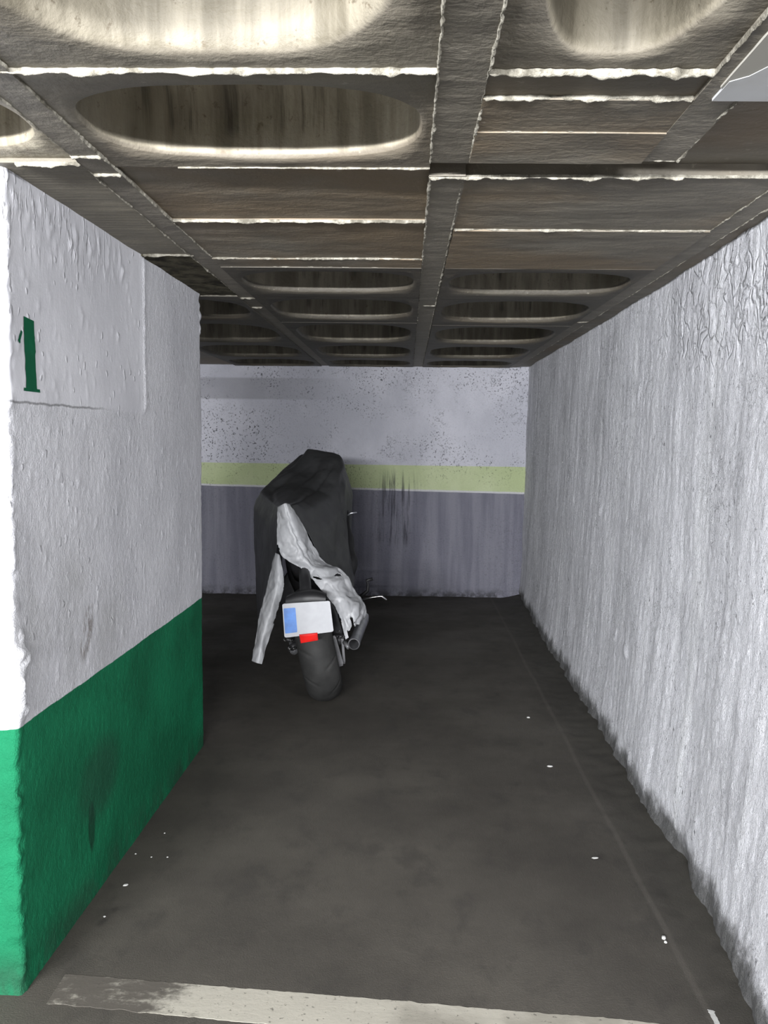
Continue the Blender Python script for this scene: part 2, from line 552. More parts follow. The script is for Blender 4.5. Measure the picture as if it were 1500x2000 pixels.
M_black = simple('black_plastic', (0.012, 0.012, 0.013), 0.5)
M_steel = simple('brushed_steel', (0.42, 0.43, 0.46), 0.35, 0.9)
M_chrome = simple('bright_chrome', (0.80, 0.80, 0.80), 0.18, 1.0)
M_alu = simple('grey_aluminium', (0.11, 0.11, 0.115), 0.5, 0.3)
M_plate = simple('white_plate', (0.29, 0.295, 0.31), 0.4, 0, 0.4, 0.05)
M_blue = simple('blue_plate_band', (0.035, 0.13, 0.38), 0.4, 0, 0.4, 0.2)
M_red = simple('red_reflector_plastic', (0.5, 0.008, 0.006), 0.2, 0, 0.6, 0.1)

# ------------------------------------------------------------------ floor
ZC = 2.081
xs = np.concatenate([np.linspace(-3.3, -1.2, 20), np.linspace(-1.15, 1.3, 130)])
ys = np.concatenate([np.linspace(-3.2, 1.8, 20), np.linspace(1.85, 8.3, 260)])
V = []
for x in xs:
    for y in ys:
        h = 0.003 * fbm(x * 1.5, y * 1.5, 3, 3)
        h += 0.022 * max(0.0, (x - 0.86) / 0.14) ** 1.5 if x > 0.86 and y > 1.7 else 0.0
        if x > 0.75 and y > 1.7:
            h += 0.004 * fbm(x * 18, y * 18, 1, 3) * min(1, (x - 0.75) / 0.1)
        V.append((x, y, min(h, 0.03)))
nx, ny = len(xs), len(ys)
F = [f[::-1] for f in grid_faces(nx, ny)]
F = grid_faces(nx, ny)
nb = len(V)
V += [(xs[0], ys[0], -0.15), (xs[-1], ys[0], -0.15), (xs[-1], ys[-1], -0.15), (xs[0], ys[-1], -0.15)]
F.append((nb + 3, nb + 2, nb + 1, nb))
floor = mesh_obj('floor', V, F, M_floor)
tag(floor, 'dark grey stained concrete floor of the parking bay', 'floor', kind='structure')


def slab_strip(pts_top, pts_bot, h, name, mat, parent):
    """thin solid between two matching point rows, lying on the floor"""
    n = len(pts_top)
    V = []
    for p, q in zip(pts_top, pts_bot):
        for t in np.linspace(0, 1, 5):
            x, y = p[0] + (q[0] - p[0]) * t, p[1] + (q[1] - p[1]) * t
            V.append((x, y, h + 0.003 * fbm(x * 1.5, y * 1.5, 3, 3)))
    F = grid_faces(n, 5)
    m0 = len(V)
    V += [(v[0], v[1], -0.01) for v in V]
    for i in range(n - 1):
        F.append((i * 5, m0 + i * 5, m0 + (i + 1) * 5, (i + 1) * 5))
        F.append((i * 5 + 4, (i + 1) * 5 + 4, m0 + (i + 1) * 5 + 4, m0 + i * 5 + 4))
    return mesh_obj(name, V, F, mat, parent, False)


N = 260
px = np.linspace(-0.90, 0.86, N)
top, bot = [], []
for x in px:
    e = 0.005 * fbm(x * 25, 1.0, 0, 4)
    yt = 2.238 - 0.085 * (x + 0.94) + e
    yb = 2.116 - 0.100 * (x + 0.94) + 0.005 * fbm(x * 25, 7.0, 0, 4)
    if x > 0.55:
        yt -= (x - 0.55) * 0.07
    top.append((x, yt))
    bot.append((x, yb))
ln = slab_strip(top, bot, 0.0011, 'painted_line', M_line, floor)
ln['label'] = 'worn cream painted line across the bay entrance'
st_t = [(0.786 + 0.003 * fbm(t * 9, 1, 0), 2.155 - 0.06 * t) for t in np.linspace(0, 1, 14)]
st_b = [(p[0] + 0.013 + 0.003 * fbm(i * 0.7, 5, 0), p[1] - 0.004) for i, p in enumerate(st_t)]
st = slab_strip(st_t, st_b, 0.0016, 'paint_mark', M_flake, floor)
st['label'] = 'small white paint mark by the right wall'

# ------------------------------------------------------------------ right wall
ys = np.linspace(1.72, 8.08, 460)
zs = np.linspace(-0.03, 2.12, 160)
by = [(1.7, 0.872), (2.1, 0.894), (2.5, 0.926), (2.96, 0.967), (3.3, 0.955), (3.5, 0.950), (3.88, 0.963), (4.85, 0.979), (6.1, 0.985), (7.9, 1.04), (8.2, 1.04)]
ty = [(1.7, 1.0), (2.6, 1.02), (3.1, 1.043), (4.3, 1.061), (8.2, 1.085)]
bx, tx = np.interp(ys, *zip(*by)), np.interp(ys, *zip(*ty))
V = []
for i, y in enumerate(ys):
    for z in zs:
        t = min(1.0, max(0.0, z / ZC))
        t2 = 1 - (1 - t) ** 3.0
        x = bx[i] + (tx[i] - bx[i]) * (0.35 * t + 0.65 * t2)
        d = 0.012 * fbm(y * 1.7, z * 1.7, 2, 3) + 0.0028 * fbm(y * 13, z * 1.2, 5, 3) + 0.003 * fbm(y * 34, z * 26, 8, 3)
        pit = nz(y * 9 + 31, z * 7, 4)
        if pit > 0.62:
            d += 0.012 * (pit - 0.62) / 0.3
        if z < 0.2:
            q = (0.2 - z) / 0.2
            d += q * q * 0.022 * fbm(y * 6, z * 6, 9, 4)
        V.append((x - d, y, z))
ny, nzv = len(ys), len(zs)
F = [f[::-1] for f in grid_faces(ny, nzv)]
n0 = len(V)
V += [(1.32, ys[0], zs[0]), (1.32, ys[0], zs[-1]), (1.32, ys[-1], zs[0]), (1.32, ys[-1], zs[-1])]
F += [(n0, n0 + 1, n0 + 3, n0 + 2)]
F += [tuple([n0 + 1, n0] + list(range(0, nzv)))]
F += [tuple([n0 + 1, n0 + 3] + [i * nzv + nzv - 1 for i in range(ny)][::-1])]
wr = mesh_obj('wall_right', V, F, M_right)
tag(wr, 'rough white rendered wall on the right of the bay', 'wall', kind='structure')

# ------------------------------------------------------------------ back wall
xs = np.linspace(-3.3, 1.2, 260)
zs = np.linspace(-0.03, 2.12, 130)
V = []
for x in xs:
    for z in zs:
        d = 0.010 * fbm(x * 1.5, z * 1.5, 12, 4) + 0.003 * fbm(x * 16, z * 12, 3, 3)
        if z < 0.08:
            d += 0.03 * (0.08 - z) / 0.08 * (0.6 + fbm(x * 7, 1, 4, 3))
        V.append((x, 7.98 + 0.02 * (1.0 - x) * 0 - d, z))
nx_, nz_ = len(xs), len(zs)
F = grid_faces(nx_, nz_)
n0 = len(V)
V += [(xs[0], 8.3, zs[0]), (xs[0], 8.3, zs[-1]), (xs[-1], 8.3, zs[0]), (xs[-1], 8.3, zs[-1])]
F += [(n0 + 1, n0 + 3, n0 + 2, n0)]
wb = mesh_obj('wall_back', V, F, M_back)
tag(wb, 'pitted white back wall with pale green band above grey dado', 'wall', kind='structure')

# far wall of the neighbouring bay
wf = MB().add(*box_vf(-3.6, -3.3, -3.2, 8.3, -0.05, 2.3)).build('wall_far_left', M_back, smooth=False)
tag(wf, 'plain wall at the far side of the next bay', 'wall', kind='structure')

# ------------------------------------------------------------------ left pillar wall
path = [(-1.7, 2.139), (-0.973, 2.139), (-0.933, 4.003), (-1.7, 4.06)]


def seg(a, b, n):
    return [(a[0] + (b[0] - a[0]) * t, a[1] + (b[1] - a[1]) * t) for t in np.linspace(0, 1, n, endpoint=False)]


def lead(a, b, d):
    L = math.hypot(b[0] - a[0], b[1] - a[1])
    return (a[0] + (b[0] - a[0]) * d / L, a[1] + (b[1] - a[1]) * d / L)


pp = seg(path[0], lead(path[1], path[0], 0.012), 60)
c_a, c_b = lead(path[1], path[0], 0.012), lead(path[1], path[2], 0.012)
pp += [c_a, (-0.9765, 2.1415), c_b]
i_b = len(pp) - 2
pp += seg(c_b, lead(path[2], path[1], 0.012), 215)[1:]
pp += [lead(path[2], path[1], 0.012), (-0.9365, 3.999), lead(path[2], path[3], 0.012)]
i_c = len(pp) - 2
pp += seg(lead(path[2], path[3], 0.012), path[3], 20)[1:] + [path[3]]
P = np.array(pp)
tan = np.gradient(P, axis=0)
tan /= np.linalg.norm(tan, axis=1)[:, None]
nor = np.stack([tan[:, 1], -tan[:, 0]], 1)
zs = np.linspace(-0.03, 2.115, 236)
S = np.concatenate([[0], np.cumsum(np.linalg.norm(np.diff(P, axis=0), axis=1))])
S0 = S - S[i_b]                                   # 0 at the near corner, positive along the inner face
D = np.zeros((len(P), len(zs)))
for i in range(len(P)):
    for j, z in enumerate(zs):
        s = S0[i]
        smooth = 1.0 if (0 < s < 1.05 and z > 1.53) else 0.0
        d = 0.004 * fbm(s * 2, z * 2, 21, 3)
        d += (0.0004 if smooth else 0.0016) * fbm(s * 55, z * 40, 4, 3)
        ec = min(abs(i - i_b), abs(i - i_c) if z > 1.9 else 99)
        if ec < 4:
            d += (0.012 if z > 0.75 or ec < 3 else 0.007) * fbm(s * 30, z * 26, 6, 4) * (1 - ec / 4.0)
        if smooth:
            d += 0.0025
        if 0 < s < 0.10 and 0.66 < z < 1.0:        # peeling paint where green meets white
            d += 0.006 * abs(fbm(s * 40, z * 40, 6, 4)) * (1 - s / 0.10) * (1 - abs(z - 0.76) / 0.24 if z > 0.76 else 1)
        D[i, j] = d


def blob(s, z, rs, rz, h):
    a = np.where(np.abs(S0 - s) < rs * 2.2)[0]
    b = np.where(np.abs(zs - z) < rz * 2.2)[0]
    if len(a) == 0 or len(b) == 0:
        return
    g = np.exp(-(((S0[a] - s) / rs) ** 2)[:, None] - (((zs[b] - z) / rz) ** 2)[None, :])
    D[np.ix_(a, b)] += h * g


for _ in range(60):                               # dried drips of paint on the smooth panel
    blob(rnd.uniform(0.03, 1.0), rnd.uniform(1.55, 1.97), rnd.uniform(0.006, 0.009), rnd.uniform(0.007, 0.012), rnd.uniform(0.001, 0.0035))
for _ in range(90):                               # thick runs under the ceiling
    s = rnd.uniform(0.0, 0.85)
    z = 2.01 - 0.03 * s + rnd.gauss(0, 0.035)
    blob(s, z, rnd.uniform(0.006, 0.014), rnd.uniform(0.009, 0.028), rnd.uniform(0.001, 0.0035))
for _ in range(90):
    blob(rnd.uniform(0.0, 1.8), rnd.uniform(0.75, 1.5), rnd.uniform(0.006, 0.012), rnd.uniform(0.008, 0.02), rnd.uniform(0.001, 0.004))
for _ in range(60):
    s = rnd.uniform(0.0, 0.05)
    blob(s, rnd.uniform(0.72, 0.95), 0.008, 0.014, rnd.uniform(0.002, 0.010))
# vertical ridge where the smooth panel ends
for z in np.arange(1.54, 2.08, 0.012):
    blob(1.05 + 0.006 * fbm(z * 9, 0, 0), z, 0.010, 0.012, 0.002 + 0.003 * rnd.random())
V = []
for i in range(len(P)):
    for j, z in enumerate(zs):
        V.append((P[i, 0] + nor[i, 0] * D[i, j], P[i, 1] + nor[i, 1] * D[i, j], z))
F = grid_faces(len(P), len(zs))
wl_ = mesh_obj('wall_left', V, F, M_pillar)
tag(wl_, 'short left wall painted grey white above and green below', 'wall', kind='structure')

# hand-painted number on the smooth panel (strokes follow the wall plane)
ax = Vector((path[2][0] - path[1][0], path[2][1] - path[1][1], 0)).normalized()
an = Vector((ax.y, -ax.x, 0))
O = Vector((path[1][0], path[1][1], 0))


def wall_d(s, z):
    i = int(np.clip(np.searchsorted(S0, s), 0, len(S0) - 1))
    j = int(np.clip(np.searchsorted(zs, z), 0, len(zs) - 1))
    return float(D[max(0, i - 1):i + 2, max(0, j - 1):j + 2].max())


def stroke(mb, poly0, poly1, n=26, w_=7):
    """patch between two edge lines on the wall"""
    V = []
    for t in np.linspace(0, 1, n):
        a = np.array(poly0[0]) * (1 - t) + np.array(poly0[1]) * t
        b = np.array(poly1[0]) * (1 - t) + np.array(poly1[1]) * t
        ja, jb = 0.0015 * fbm(t * 8, 1, a[0] * 9), 0.0015 * fbm(t * 8, 4, b[0] * 9)
        for u in np.linspace(0, 1, w_):
            s, z = a * (1 - u) + b * u
            s += ja * (1 - u) + jb * u
            V.append(O + ax * float(s) + an * (wall_d(s, z) + 0.0018) + Vector((0, 0, float(z))))
    mb.add(V, grid_faces(n, w_))


nm = MB()
stroke(nm, ((0.085, 1.742), (0.091, 1.560)), ((0.143, 1.737), (0.153, 1.560)))
stroke(nm, ((0.078, 1.5635), (0.170, 1.5635)), ((0.078, 1.5555), (0.170, 1.5555)), 16, 4)
stroke(nm, ((0.070, 1.706), (0.050, 1.676)), ((0.079, 1.702), (0.059, 1.671)), 10, 4)
nb_ = nm.build('painted_number', M_number, wl_)
nb_['label'] = 'dark green hand-painted number 1'

# ------------------------------------------------------------------ ceiling
ceil = empty('ceiling', (0, 4.0, ZC))
tag(ceil, 'concrete beam and block ceiling with hollow oval recesses', 'ceiling', kind='structure')


def flat_block(x0, x1, y0, y1, z, mat=None, name='ceiling_block', h=0.2):
    nx, ny = max(2, int((x1 - x0) / 0.03)), max(2, int((y1 - y0) / 0.03))
    V = []
    for x in np.linspace(x0, x1, nx):
        for y in np.linspace(y0, y1, ny):
            V.append((x, y, z + 0.002 * fbm(x * 3, y * 6, z * 50, 3)))
    F = [f[::-1] for f in grid_faces(nx, ny)]
    n0 = len(V)
    V += [(x0, y0, z + h), (x0, y1, z + h), (x1, y0, z + h), (x1, y1, z + h)]
    F.append((n0, n0 + 2, n0 + 3, n0 + 1))
    F.append(tuple([n0, n0 + 1] + [j for j in range(ny)][::-1]))
    F.append(tuple([n0 + 3, n0 + 2] + [(nx - 1) * ny + j for j in range(ny)]))
    F.append(tuple([n0 + 2, n0] + [i * ny for i in range(nx)]))
    F.append(tuple([n0 + 1, n0 + 3] + [i * ny + ny - 1 for i in range(nx)][::-1]))
    return mesh_obj(name, V, F, mat or M_block, ceil, smooth=False)


def hollow_block(x0, x1, y0, y1, z, cx0, cx1, cy0, cy1, soft=1.0, ex=2.7, depth=0.17):
    NS = 128
    cx, cy, a, b = (cx0 + cx1) / 2, (cy0 + cy1) / 2, (cx1 - cx0) / 2, (cy1 - cy0) / 2
    mx, my, ha, hb = (x0 + x1) / 2, (y0 + y1) / 2, (x1 - x0) / 2, (y1 - y0) / 2
    V = []
    rings = [('r', 0.2), ('r', 0.0), ('m', 0.0), ('c', 1.0, 0.0), ('c', 1 - 0.010 * soft, 0.0025 * soft), ('c', 1 - 0.022 * soft, 0.009 * soft), ('c', 1 - 0.032 * soft, 0.022 * soft),
             ('c', 1 - 0.04 * soft, 0.045), ('c', 1 - 0.05 * soft, depth * 0.55), ('c', 0.90, depth * 0.78), ('c', 0.78, depth * 0.94), ('c', 0.5, depth), ('c', 0.2, depth)]
    if soft > 1.5:
        rings[7] = ('c', 1 - 0.036 * soft, 0.060)
        rings[8] = ('c', 1 - 0.042 * soft, depth * 0.62)
    for q in rings:
        for i in range(NS):
            t = 2 * math.pi * (i + 0.0) / NS
            cs, sn = math.cos(t), math.sin(t)
            mm = max(abs(cs), abs(sn))
            rx, ry = mx + ha * cs / mm, my + hb * sn / mm
            sx = math.copysign(abs(cs) ** (2 / ex), cs)
            sy = math.copysign(abs(sn) ** (2 / ex), sn)
            ox, oy = cx + a * sx, cy + b * sy
            wob = 0.002 * fbm(ox * 9, oy * 9, 1, 3)
            if q[0] == 'r':
                V.append((rx, ry, z + q[1]))
            elif q[0] == 'm':
                V.append(((rx + ox) / 2, (ry + oy) / 2, z + wob))
            else:
                k_ = q[1]
                rad = min(a, b)
                # offset inwards by an equal distance rather than scaling
                sh = (1 - k_) * (rad if k_ > 0.6 else 1.0)
                if k_ > 0.6:
                    gx, gy = abs(sx) ** (ex - 1) / a, abs(sy) ** (ex - 1) / b
                    gl_ = math.hypot(gx, gy) + 1e-9
                    V.append((ox - math.copysign(gx / gl_ * sh, sx), oy - math.copysign(gy / gl_ * sh, sy), z + q[2] + wob))
                else:
                    V.append((cx + (a - rad * 0.22) * sx * k_, cy + (b - rad * 0.22) * sy * k_, z + q[2]))
    F = []
    for r in range(len(rings) - 1):
        for i in range(NS):
            i2 = (i + 1) % NS
            F.append((r * NS + i, (r + 1) * NS + i, (r + 1) * NS + i2, r * NS + i2))
    F.append(tuple((len(rings) - 1) * NS + i for i in range(NS))[::-1])
    F.append(tuple(range(NS)))
    o = mesh_obj('ceiling_block', V, F, M_hollow_near if y0 < 1.0 else (M_hollow if y0 < 3.0 else M_hollow_far), ceil)
    me = o.data
    sm = [True] * len(me.polygons)
    for i in range(NS * 2):
        sm[i] = False
    me.polygons.foreach_set('use_smooth', sm)
    return o


def bead(p0, p1, w, h, seed=0.0, gap=0.25, mat=None, step=0.005, name='mortar_seam'):
    """ragged squeezed-out ridge of mortar along a joint, with broken stretches"""
    p0, p1 = Vector(p0), Vector(p1)
    L = (p1 - p0).length
    step = max(step, L / 900)
    n = max(4, int(L / step))
    t = (p1 - p0).normalized()
    s = t.cross(Vector((0, 0, 1))).normalized()
    V = []
    K = 7
    for i in range(n + 1):
        d = i / n * L
        big = fbm(d * 5, seed, 0, 2)
        fine = fbm(d * 55, seed, 3, 3)
        mid = fbm(d * 17, seed, 7, 2)
        amp = max(0.04, min(1.0, 0.70 + 1.6 * (big + 0.40 - gap * 2))) * max(0.15, 0.75 + 0.6 * fine + 1.0 * mid)
        if i in (0, n):
            amp = 0.05
        c_ = p0 + t * d + s * (0.0025 * fine + 0.002 * fbm(d * 14, seed, 9, 2))
        for k_ in range(K):
            an_ = math.pi * k_ / (K - 1)
            r_ = 1 + 0.3 * nz(d * 90, k_ * 1.3, seed)
            V.append(c_ + s * (math.cos(an_) * w * 0.75 * (0.45 + 0.55 * amp) * r_) + Vector((0, 0, 0.006 - (math.sin(an_) * (h * 0.72 * amp + 0.006)) * (0.7 + 0.3 * r_))))
    return mesh_obj(name, V, [f[::-1] for f in grid_faces(n + 1, K)], mat or M_seam, ceil)


XL0, XL1 = -0.702, 0.046       # left bay of blocks
XR0, XR1 = 0.134, 0.905        # right bay
A0, A1 = -0.672, 0.024
# left bay rows, near to far
hollow_block(XL0, XL1, -0.4, 1.584, ZC + 0.003, A0 - 0.012, 0.034, -0.3, 1.53, 1.7, 3.4, 0.24)
hollow_block(XL0, XL1, 1.584, 2.137, ZC, A0, A1, 1.645, 2.072, 1.0, 2.7)
flat_block(XL0, XL1, 2.137, 2.655, ZC + 0.007)
flat_block(XL0, XL1, 2.655, 3.19, ZC - 0.001)
flat_block(XL0, XL1, 3.19, 3.335, ZC - 0.006)
far_rows = [(3.335, 4.016), (4.016, 4.913), (4.913, 6.08), (6.08, 7.2), (7.2, 8.1)]
for q, (y0, y1) in enumerate(far_rows):
    hollow_block(XL0, XL1, y0, y1, ZC - 0.009 + 0.001 * (q % 2), A0, A1, y0 + 0.07, y1 - 0.12, 1.0, 2.9)
# right bay, narrow near part up to the cross beam
hollow_block(XR0, 0.522, -0.4, 1.59, ZC + 0.004, 0.152, 0.500, -0.3, 1.535, 1.7, 2.8, 0.24)
flat_block(XR0, 0.522, 1.59, 1.70, ZC + 0.001)
flat_block(XR0, 0.522, 1.70, 1.872, ZC - 0.006)
flat_block(XR0, 0.522, 1.872, 2.07, ZC - 0.009)
flat_block(XL1 - 0.0, 1.30, 2.07, 2.2, ZC + 0.030, M_block, 'cross_beam', 0.15)
flat_block(0.602, 1.30, -0.4, 2.07, ZC + 0.026)
# right bay, wide far part
flat_block(XR0, XR1, 2.2, 2.74, ZC - 0.002)
flat_block(XR0, XR1, 2.74, 3.335, ZC - 0.008)
for q, (y0, y1) in enumerate([(3.335, 4.05), (4.05, 5.0), (5.0, 6.1), (6.1, 7.2), (7.2, 8.1)]):
    hollow_block(XR0, XR1, y0, y1, ZC - 0.009 + 0.001 * (q % 2), XR0 + 0.025, XR1 - 0.02, y0 + 0.07, y1 - 0.12, 1.0, 2.9)
# bay over and beyond the left wall
hollow_block(-1.55, -0.772, -0.4, 1.60, ZC + 0.008, -1.52, -0.80, -0.3, 1.53, 1.9, 2.7, 0.24)
hollow_block(-1.55, -0.772, 1.60, 2.112, ZC + 0.012, -1.52, -0.797, 1.66, 2.06, 1.0, 2.7)
flat_block(-1.55, -0.772, 2.112, 3.16, ZC + 0.002, M_ribbed)
rp = flat_block(-1.0, -0.772, 3.16, 4.03, ZC - 0.004, M_rough)
flat_block(-1.55, -1.0, 3.16, 4.03, ZC - 0.004)
for q, (y0, y1) in enumerate([(4.03, 4.93), (4.93, 6.1), (6.1, 7.2), (7.2, 8.1)]):
    hollow_block(-1.55, -0.772, y0, y1, ZC - 0.009, -1.525, -0.797, y0 + 0.07, y1 - 0.12, 1.0, 2.9)
flat_block(-3.3, -1.55, -0.4, 8.1, ZC, M_block)
# joists
JL = flat_block(-0.772, XL0, -0.4, 8.1, ZC - 0.002, M_joist, 'ceiling_joist')
flat_block(XL1, XR0, -0.4, 2.085, ZC - 0.004, M_joist, 'ceiling_joist')
flat_block(XL1, XR0, 2.19, 8.1, ZC - 0.004, M_joist, 'ceiling_joist')
flat_block(0.522, 0.602, -0.4, 2.06, ZC - 0.007, M_joist, 'ceiling_joist')
flat_block(XR1, 0.972, 2.2, 8.1, ZC - 0.004, M_joist, 'ceiling_joist')
flat_block(0.972, 1.32, 2.2, 8.1, ZC + 0.004, M_block, 'edge_strip')

# mortar squeezed out of the joints across the bays
for (x0, x1, y, w_, h_, g) in [
    (XL0 - 0.07, XL1, 1.584, 0.006, 0.008, 0.12), (-0.55, XL1, 2.137, 0.004, 0.004, 0.28), (XL0, XL1, 2.655, 0.005, 0.006, 0.10), (XL0, XL1, 3.19, 0.006, 0.008, 0.0),
    (XL0, XL1 - 0.15, 3.335, 0.005, 0.006, 0.10), (XL0 + 0.1, XL1, 4.016, 0.005, 0.005, 0.22), (XL0, XL1, 4.913, 0.005, 0.005, 0.22), (XL0, XL1, 6.08, 0.006, 0.005, 0.25), (XL0, XL1, 7.2, 0.006, 0.005, 0.25),
    (XR0, 0.525, 1.59, 0.009, 0.010, -0.15), (XR0, 0.522, 1.70, 0.007, 0.009, -0.1), (XR0, 0.522, 1.872, 0.004, 0.005, 0.14), (0.30, 0.522, 2.07, 0.004, 0.004, 0.3),
    (0.045, 0.66, 2.2, 0.006, 0.009, 0.0), (0.66, 1.0, 2.2, 0.003, 0.003, 0.3), (XR0, XR1, 2.74, 0.005, 0.007, 0.04), (0.5, XR1, 3.335, 0.003, 0.003, 0.34),
    (XR0 + 0.1, XR1, 4.05, 0.005, 0.005, 0.22), (XR0, XR1, 5.0, 0.005, 0.005, 0.18), (XR0, XR1, 6.1, 0.005, 0.005, 0.2), (XR0, XR1, 7.2, 0.006, 0.005, 0.25),
    (-0.93, -0.772, 2.112, 0.006, 0.008, -0.1), (-0.775, -0.70, 2.05, 0.010, 0.009, -0.1), (-0.772, -0.70, 2.19, 0.008, 0.009, -0.1), (-0.94, -0.76, 3.16, 0.006, 0.007, 0.1),
    (-0.99, -0.772, 4.03, 0.006, 0.006, 0.0), (-0.95, -0.78, 4.93, 0.005, 0.005, 0.1), (-0.775, -0.70, 4.10, 0.012, 0.010, 0.1), (-0.775, -0.72, 4.4, 0.010, 0.008, 0.0),
    (XL1, XR0, 4.3, 0.008, 0.006, 0.0), (XR1, 0.972, 4.85, 0.012, 0.008, -0.1), (XR1, 0.972, 6.5, 0.012, 0.008, -0.1)]:
    bead((x0, y, ZC - 0.003), (x1, y, ZC - 0.003), w_, h_, y * 3.1 + x0, g)
# rough beads along the joists
for (x, y0, y1, w_, h_, g) in [
    (XL1, 0.6, 2.09, 0.004, 0.005, 0.10), (XR0, 0.6, 2.07, 0.0045, 0.006, 0.08), (XL1 + 0.002, 2.2, 7.9, 0.004, 0.005, 0.12), (XR0 - 0.006, 2.21, 7.9, 0.005, 0.006, 0.10),
    (XL0, 1.5, 3.35, 0.004, 0.005, 0.2), (-0.772, 1.5, 4.0, 0.003, 0.005, 0.28), (XL0, 3.35, 7.9, 0.003, 0.003, 0.3), (0.522, 0.6, 1.60, 0.003, 0.004, 0.2),
    (0.600, 1.70, 2.06, 0.006, 0.008, -0.1), (XR1, 2.25, 7.9, 0.0025, 0.003, 0.08), (0.972, 2.25, 7.9, 0.003, 0.004, 0.16)]:
    zb = ZC - (0.0065 if 0.5 < x < 0.65 else 0.004)
    bead((x, y0, zb), (x, y1, zb), w_, h_, x * 7.7 + y0, g, step=0.004)
bead((0.53, 2.058, ZC - 0.006), (0.60, 2.058, ZC - 0.006), 0.006, 0.006, 3.0, 0.0)

# upper slab that closes the hollow construction and covers the aisle
MB().add(*box_vf(-3.6, 1.4, -0.45, 8.3, 2.36, 2.5)).build('upper_slab', M_block, ceil, False)
MB().add(*box_vf(-3.6, 4.0, -3.2, -0.4, 2.30, 2.5)).build('upper_slab', M_block, ceil, False)

# white casing in the upper right corner
def prism(mb, poly, z0, z1):
    n = len(poly)
    V = [(p[0], p[1], z0) for p in poly] + [(p[0], p[1], z1) for p in poly]
    F = [tuple(range(n))[::-1], tuple(range(n, 2 * n))] + [(i, (i + 1) % n, n + (i + 1) % n, n + i) for i in range(n)]
    mb.add(V, F)


cs_ = empty('ceiling_casing', (0.8, 1.5, 2.04))
tag(cs_, 'smooth white casing fixed under the ceiling in the upper right corner', 'casing')
mb = MB()
prism(mb, [(0.551, 1.688), (0.98, 1.693), (0.98, 0.9), (0.632, 0.9), (0.612, 1.49), (0.576, 1.576), (0.551, 1.60)], 2.0685, 2.10)
mb.build('casing_body', M_casing, cs_, False)
mb = MB()
prism(mb, [(0.546, 1.63), (0.71, 1.63), (0.71, 0.9), (0.540, 0.9)], 2.0695, 2.10)
mb.build('casing_flange', M_casing2, cs_, False)['label'] = 'beige upper edge of the casing'

# ------------------------------------------------------------------ motorcycle
H = math.radians(7.0)
LEAN = math.radians(12.0)
Fv = Vector((-math.sin(H), math.cos(H), 0))
Rv0 = Vector((math.cos(H), math.sin(H), 0))
Uv = Vector((0, 0, 1)) * math.cos(LEAN) - Rv0 * math.sin(LEAN)
Rv = Rv0 * math.cos(LEAN) + Vector((0, 0, 1)) * math.sin(LEAN)
P0 = Vector((-0.418, 4.775, 0.0))


def B(s, l, u):
    return P0 + Fv * s + Rv * l + Uv * u


moto = empty('motorcycle', P0)
tag(moto, 'black motorcycle parked nose to the back wall under a torn cover', 'motorcycle')


def tyre(s0, R, W, name, rimname, grooves=True):
    NA, NP = 288, 41
    V = []
    for i in range(NA):
        a = 2 * math.pi * i / NA
        for j in range(NP):
            t = -1 + 2 * j / (NP - 1)
            ph = t * math.radians(118)
            # rounded sport-tyre section
            l = W / 2 * math.sin(ph) * (1.0 if abs(ph) < 1.57 else 1.0)
            r = R - W * 0.44 * (1 - math.cos(ph)) * 0.92
            if grooves and abs(t) < 0.72:
                sgn = 1 if t >= 0 else -1
                at = abs(t)
                u = ((a / (2 * math.pi)) * 11 + (0.5 if sgn > 0 else 0.0)) % 1.0
                # curved diagonal groove running from near the crown to the shoulder
                cen = 0.25 + 0.62 * (at - 0.12) ** 0.75 if at > 0.12 else 9
                wd = 0.055
                dd = abs(u - cen)
                if dd < wd and 0.14 < at < 0.70:
                    r -= 0.006 * (1 - (dd / wd) ** 2) * (1 if 0.18 < at < 0.66 else 0.4)
            V.append(B(s0 + math.sin(a) * r, l, R + math.cos(a) * r))
    t_ = mesh_obj(name, V, grid_faces(NA, NP, True), M_tyre, moto)
    # rim with spokes
    mb = MB()
    for sd in (-1, 1):
        ring = []
        for (rr, ll) in ((R - 0.128, 0.36), (R - 0.135, 0.42), (R - 0.15, 0.40), (R - 0.165, 0.28), (R - 0.165, 0.05)):
            ring.append((rr, ll * W * sd))
        V = []
        for i in range(72):
            a = 2 * math.pi * i / 72
            for rr, ll in ring:
                V.append(B(s0 + math.sin(a) * rr, ll, R + math.cos(a) * rr))
        mb.add(V, grid_faces(72, len(ring), True))
    for q in range(5):
        a = 2 * math.pi * q / 5 + 0.3
        mb.add(*tube_vf([B(s0 + math.sin(a + 0.1 * (1 - f)) * r, 0, R + math.cos(a + 0.1 * (1 - f)) * r) for f, r in ((0, 0.04), (0.5, 0.10), (1, R - 0.16))], [0.022, 0.016, 0.02], 10))
    mb.add(*tube_vf([B(s0, -0.06, R), B(s0, 0.06, R)], 0.05, 20))
    mb.build(rimname, M_alu, moto)
    return t_


tyre(0.0, 0.318, 0.196, 'rear_tyre', 'rear_rim')
tyre(1.42, 0.305, 0.13, 'front_tyre', 'front_rim')

# swingarm, axle and stays
mb = MB()
for sd in (-1, 1):
    mb.add(*tube_vf([B(-0.06, 0.125 * sd, 0.318), B(0.12, 0.125 * sd, 0.33), B(0.35, 0.115 * sd, 0.38), B(0.52, 0.09 * sd, 0.42)], [0.022, 0.028, 0.032, 0.035], 12))
mb.add(*tube_vf([B(0.42, -0.10, 0.40), B(0.42, 0.10, 0.40)], 0.03, 12))
mb.build('swingarm', M_alu, moto)
MB().add(*tube_vf([B(0, -0.155, 0.318), B(0, 0.155, 0.318)], 0.012, 12)).build('rear_axle', M_steel, moto)


